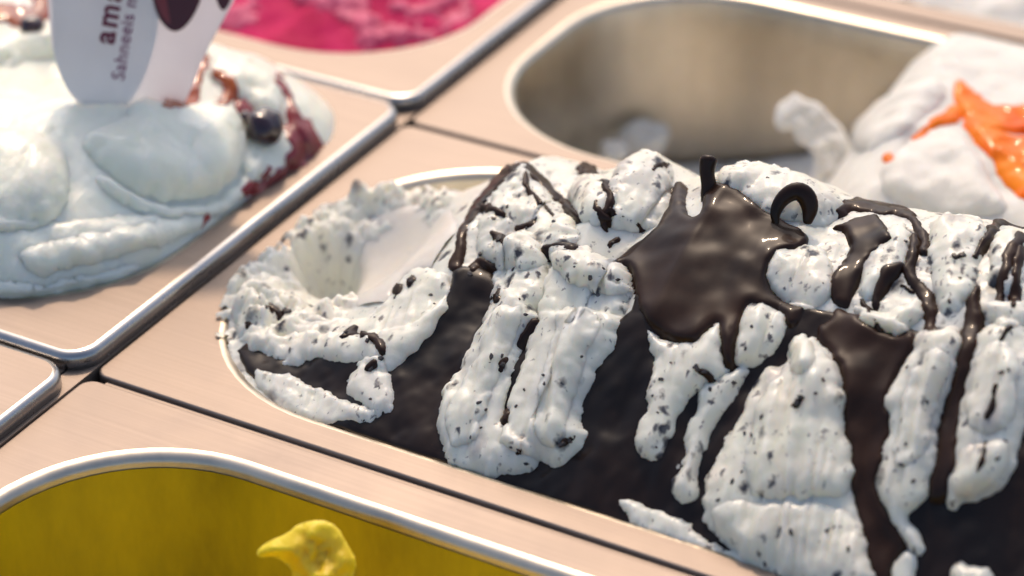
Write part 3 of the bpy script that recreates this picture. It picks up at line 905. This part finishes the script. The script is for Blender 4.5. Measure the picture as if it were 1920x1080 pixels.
ACRYL = plain('frosted_acrylic', (.86, .85, .88), .32, glow=.72)
PAPER = plain('white_label', (.84, .88, .91), .45, glow=.65)
INK = plain('maroon_ink', (.16, .015, .05), .5)
INK2 = plain('plum_ink', (.22, .08, .17), .5)
PICT = plain('cherry_print', (.075, .008, .014), .3)
PICT2 = plain('cherry_print_light', (.22, .03, .035), .3)
G = thing('flavour_sign', 'frosted plastic flavour sign with white label and cherry picture stuck in white gelato', 'sign', SIGN_P)
pl_ = plate('plate', ACRYL, G, [(84, -390), (84, -90), (92, 40), (104, 120), (140, 195), (195, 226), (262, 226), (335, 204), (352, 185), (384, 100), (440, 0), (500, -120), (540, -220), (540, -390)], -.5, .5)  # unseen upper part extended so that its shadow falls across the rims
lab_ = plate('label', PAPER, G, [(96, -260), (98, 60), (106, 130), (140, 186), (190, 213), (232, 205), (262, 165), (284, 110), (300, 40), (310, -260)], .5, .75)
pic_ = plate('cherry_picture', PICT, G, [(282, -60), (286, 0), (300, 40), (325, 62), (350, 50), (372, 15), (386, -30), (380, -70)], .5, .9)
plate('cherry_picture', PICT, G, [(400, -50), (405, 0), (418, 24), (432, 5), (446, -40)], .5, .9)
plate('picture_highlight', PICT2, pic_, [(288, -40), (292, 0), (304, 30), (322, 50), (316, 20), (310, -20), (306, -50)], .9, 1.0)
for (x0, x1, y1) in ((140, 158, 262), (222, 244, 262)):
    plate('stake', ACRYL, G, [(x0, 196), (x1, 210), (x1, y1), (x0 + 3, y1)], -.45, .45, 0)


def sign_text(name, s, x0, y0, x1, y1, height_px, mat, bold=0.0, spread=1.0):
    cu = bpy.data.curves.new(name, 'FONT')
    cu.body = s; cu.size = 1.0; cu.extrude = .02; cu.offset = bold; cu.space_character = spread
    o = bpy.data.objects.new(name, cu)
    COL.objects.link(o)
    a = onplane(x0, y0, .76); b = onplane(x1, y1, .76)
    ex = (b - a); ex /= np.linalg.norm(ex)
    ey = np.cross(SIGN_N, ex)
    k = height_px / 7.0
    mt = Matrix.Identity(4)
    for i in range(3):
        mt[i][0] = ex[i] * k * MM; mt[i][1] = ey[i] * k * MM; mt[i][2] = SIGN_N[i] * k * MM; mt[i][3] = a[i] * MM
    me = None
    bpy.context.view_layer.update()
    dg = bpy.context.evaluated_depsgraph_get()
    me = bpy.data.meshes.new_from_object(o.evaluated_get(dg))
    me.transform(mt)
    bpy.data.objects.remove(o)
    me.materials.clear(); me.materials.append(mat)
    t = bpy.data.objects.new(name, me)
    COL.objects.link(t)
    t.parent = lab_; t.matrix_parent_inverse = Matrix.Identity(4)
    return t


sign_text('lettering', 'amarena', 213, 84, 230, -20, 60, INK, .025, 1.22)
sign_text('small_lettering', 'Sahneeis mit', 232, 152, 258, -10, 36, INK2, .012, 1.08)


# ------------------------------------------------------------------ raspberry gelato
def pink_h(u, v):
    d = -rr_sd(u, v, -354, -17, 178, 320, 48)
    a = np.clip(d / 50, 0, 1)
    return 1.5 + 16 * a ** 1.3 + a * 0


def ridged(u, v):
    return 1 - 2 * np.abs(fbm(u, v, 3))


B = thing('raspberry_gelato', 'crimson raspberry gelato with scraped pink ridges in steel pan', 'gelato', (-100, 250, -20))
pr = Relief(-220, -14, 176, 322, 1.0, pink_h, lambda u, v: 3.0 * ridged(u * .04, v * .035) + .8 * fbm(u * .12, v * .12) - 3.0)
pr.body('gelato_body', PINK, B, lambda u, v, z: rr_sd(u, v, -354, -17, 178, 320, 48) < -.6)
PINK_L = cream('raspberry_frost', (.78, .15, .27), False, rough=.5, bump=.5, tint=(.62, .06, .16), sss=.2)
for ln in [[(640, 0, 22), (672, 30, 30), (690, 55, 24), (688, 84, 14)], [(712, 70, 14), (760, 62, 20), (800, 70, 12)], [(560, -20, 22), (600, 0, 18), (625, 10, 10)], [(740, 16, 10), (800, 22, 14), (850, 5, 12), (870, -30, 16)], [(430, 40, 20), (460, 30, 16), (480, 10, 10)], [(830, 50, 8), (870, 30, 10), (880, 0, 8)]]:
    pr.piece('gelato_ridge', PINK_L, B, line=ln, H=1.8, R=5.0, rough=3.0, nscale=.16, jag=13)


# ------------------------------------------------------------------ mango gelato: what is left of it
Mg = thing('mango_gelato', 'remains of yellow mango gelato smeared around the inside of a steel pan', 'gelato', (174, -80, -110))
lp = basin_loops(6, 342, -150, -12.5, 46, 0, 118, ins=.25, zstart=-3.4)
vs, fs = loft(lp, False)
link_mesh('smear_and_reflection', vs, fs, FILM, Mg)


def mango_h(u, v):
    return -52 + 12 * smoothstep(70, 170, u) + 4 * np.sin(u * .05) + 6 * fbm(u * .03, v * .03)


mr = Relief(24, 320, -138, -24, 1.4, mango_h, lambda u, v: 2.0 * fbm(u * .1, v * .1))
mr.body('gelato_body', MANGO, Mg, lambda u, v, z: rr_sd(u, v, 14, 334, -142, -20, 40) < .5)
c0 = at_v(590, 1050, -36)
pillow('gelato_peak', MANGO, Mg, [(478, 1036), (500, 1016), (540, 1000), (558, 982), (600, 973), (632, 985), (652, 1022), (670, 1052), (660, 1090), (650, 1180), (530, 1180), (552, 1075), (536, 1056), (510, 1042), (490, 1048)], c0, (.45, -.72, .52), 3.2, 7.0, rough=6.0, smooth=1)


# ------------------------------------------------------------------ white gelato with orange sauce
def orange_h(u, v):
    d = -rr_sd(u, v, 5, 342, 168.5, 295, 50)
    ex = smoothstep(88, 136, u + .12 * (v - 230))
    a = np.clip(d / 42, 0, 1)
    hi = -1 + 13 * (1 - (1 - a) ** 2) ** .7
    lo = -62 + 14 * smoothstep(40, 95, u)
    return lo + (hi - lo) * ex


O = thing('orange_sauce_gelato', 'white gelato mound topped with bright orange sauce in half empty pan', 'gelato', (220, 230, -70))
orl = Relief(14, 340, 172, 292, 1.2, orange_h, lambda u, v: 2.0 * ridged(u * .04, v * .05) + 1.8 * fbm(u * .1, v * .1))
orl.body('gelato_body', CREAM2, O, lambda u, v, z: rr_sd(u, v, 5, 342, 168.5, 295, 50) < np.minimum(-3.5 + z * .09, -1.0))
for pg, H in [([(1600, 240), (1640, 200), (1700, 165), (1760, 150), (1780, 180), (1720, 230), (1660, 270), (1600, 290)], 4.0),
              ([(1640, 330), (1700, 270), (1780, 240), (1830, 280), (1860, 350), (1900, 400), (1800, 410), (1680, 390)], 5.0)]:
    orl.piece('gelato_fold', CREAM2, O, poly=pg, H=H, R=8, rough=1.5, nscale=.12, jag=3)
for ln in [[(1800, 165, 12), (1812, 190, 24), (1835, 215, 26), (1870, 225, 24), (1920, 225, 26), (1990, 240, 26)],
           [(1820, 235, 14), (1850, 260, 22), (1880, 280, 26), (1930, 290, 30)],
           [(1870, 285, 14), (1890, 315, 24), (1910, 340, 26), (1950, 360, 26)],
           [(1790, 215, 14), (1760, 225, 8), (1735, 245, 7), (1712, 262, 4)],
           [(1668, 292, 7), (1662, 300, 6)]]:
    orl.piece('sauce_streak', ORANGE, O, line=ln, H=1.8, R=3.0, rough=2.0, nscale=.14, jag=3)
c2 = at_z(1520, 260, -16)
pillow('gelato_scrap', CREAM2, O, [(1450, 232), (1456, 196), (1478, 184), (1490, 172), (1512, 188), (1534, 190), (1560, 222), (1580, 236), (1606, 300), (1640, 390), (1528, 390), (1516, 350), (1530, 300), (1514, 276), (1494, 268), (1484, 240), (1466, 250)], c2, (.2, -.7, .68), 1.3, 3.0, rough=2.6, smooth=1)
for (x, y, w_, h_, z) in ((1120, 212, 22, 22, -40), (1100, 230, 14, 16, -42), (1178, 218, 14, 14, -44), (1205, 258, 46, 40, -46), (1150, 285, 30, 26, -44), (1235, 250, 24, 22, -46)):
    pg = [(x + w_ * math.cos(a) * random.uniform(.8, 1.15), y + h_ * math.sin(a) * random.uniform(.8, 1.15)) for a in np.linspace(0, 6.28, 9)[:-1]]
    pillow('gelato_scrap', CREAM2, O, pg, at_z(x, y, z), (.25, -.6, .75), 2.6, 4.0, rough=3.0)

# ------------------------------------------------------------------ far pan
Fg = thing('far_white_gelato', 'pale gelato lying low in the far steel pan', 'gelato', (174, 384, -20))
fr = Relief(10, 338, 320, 448, 2.0, lambda u, v: -2 + 10 * np.clip(-rr_sd(u, v, 5, 342, 318, 450, 50) / 40, 0, 1) + 0 * u, lambda u, v: 6 * fbm(u * .05, v * .05))
fr.body('gelato_body', CREAM2, Fg, lambda u, v, z: rr_sd(u, v, 5, 342, 318, 450, 50) < -1.0)
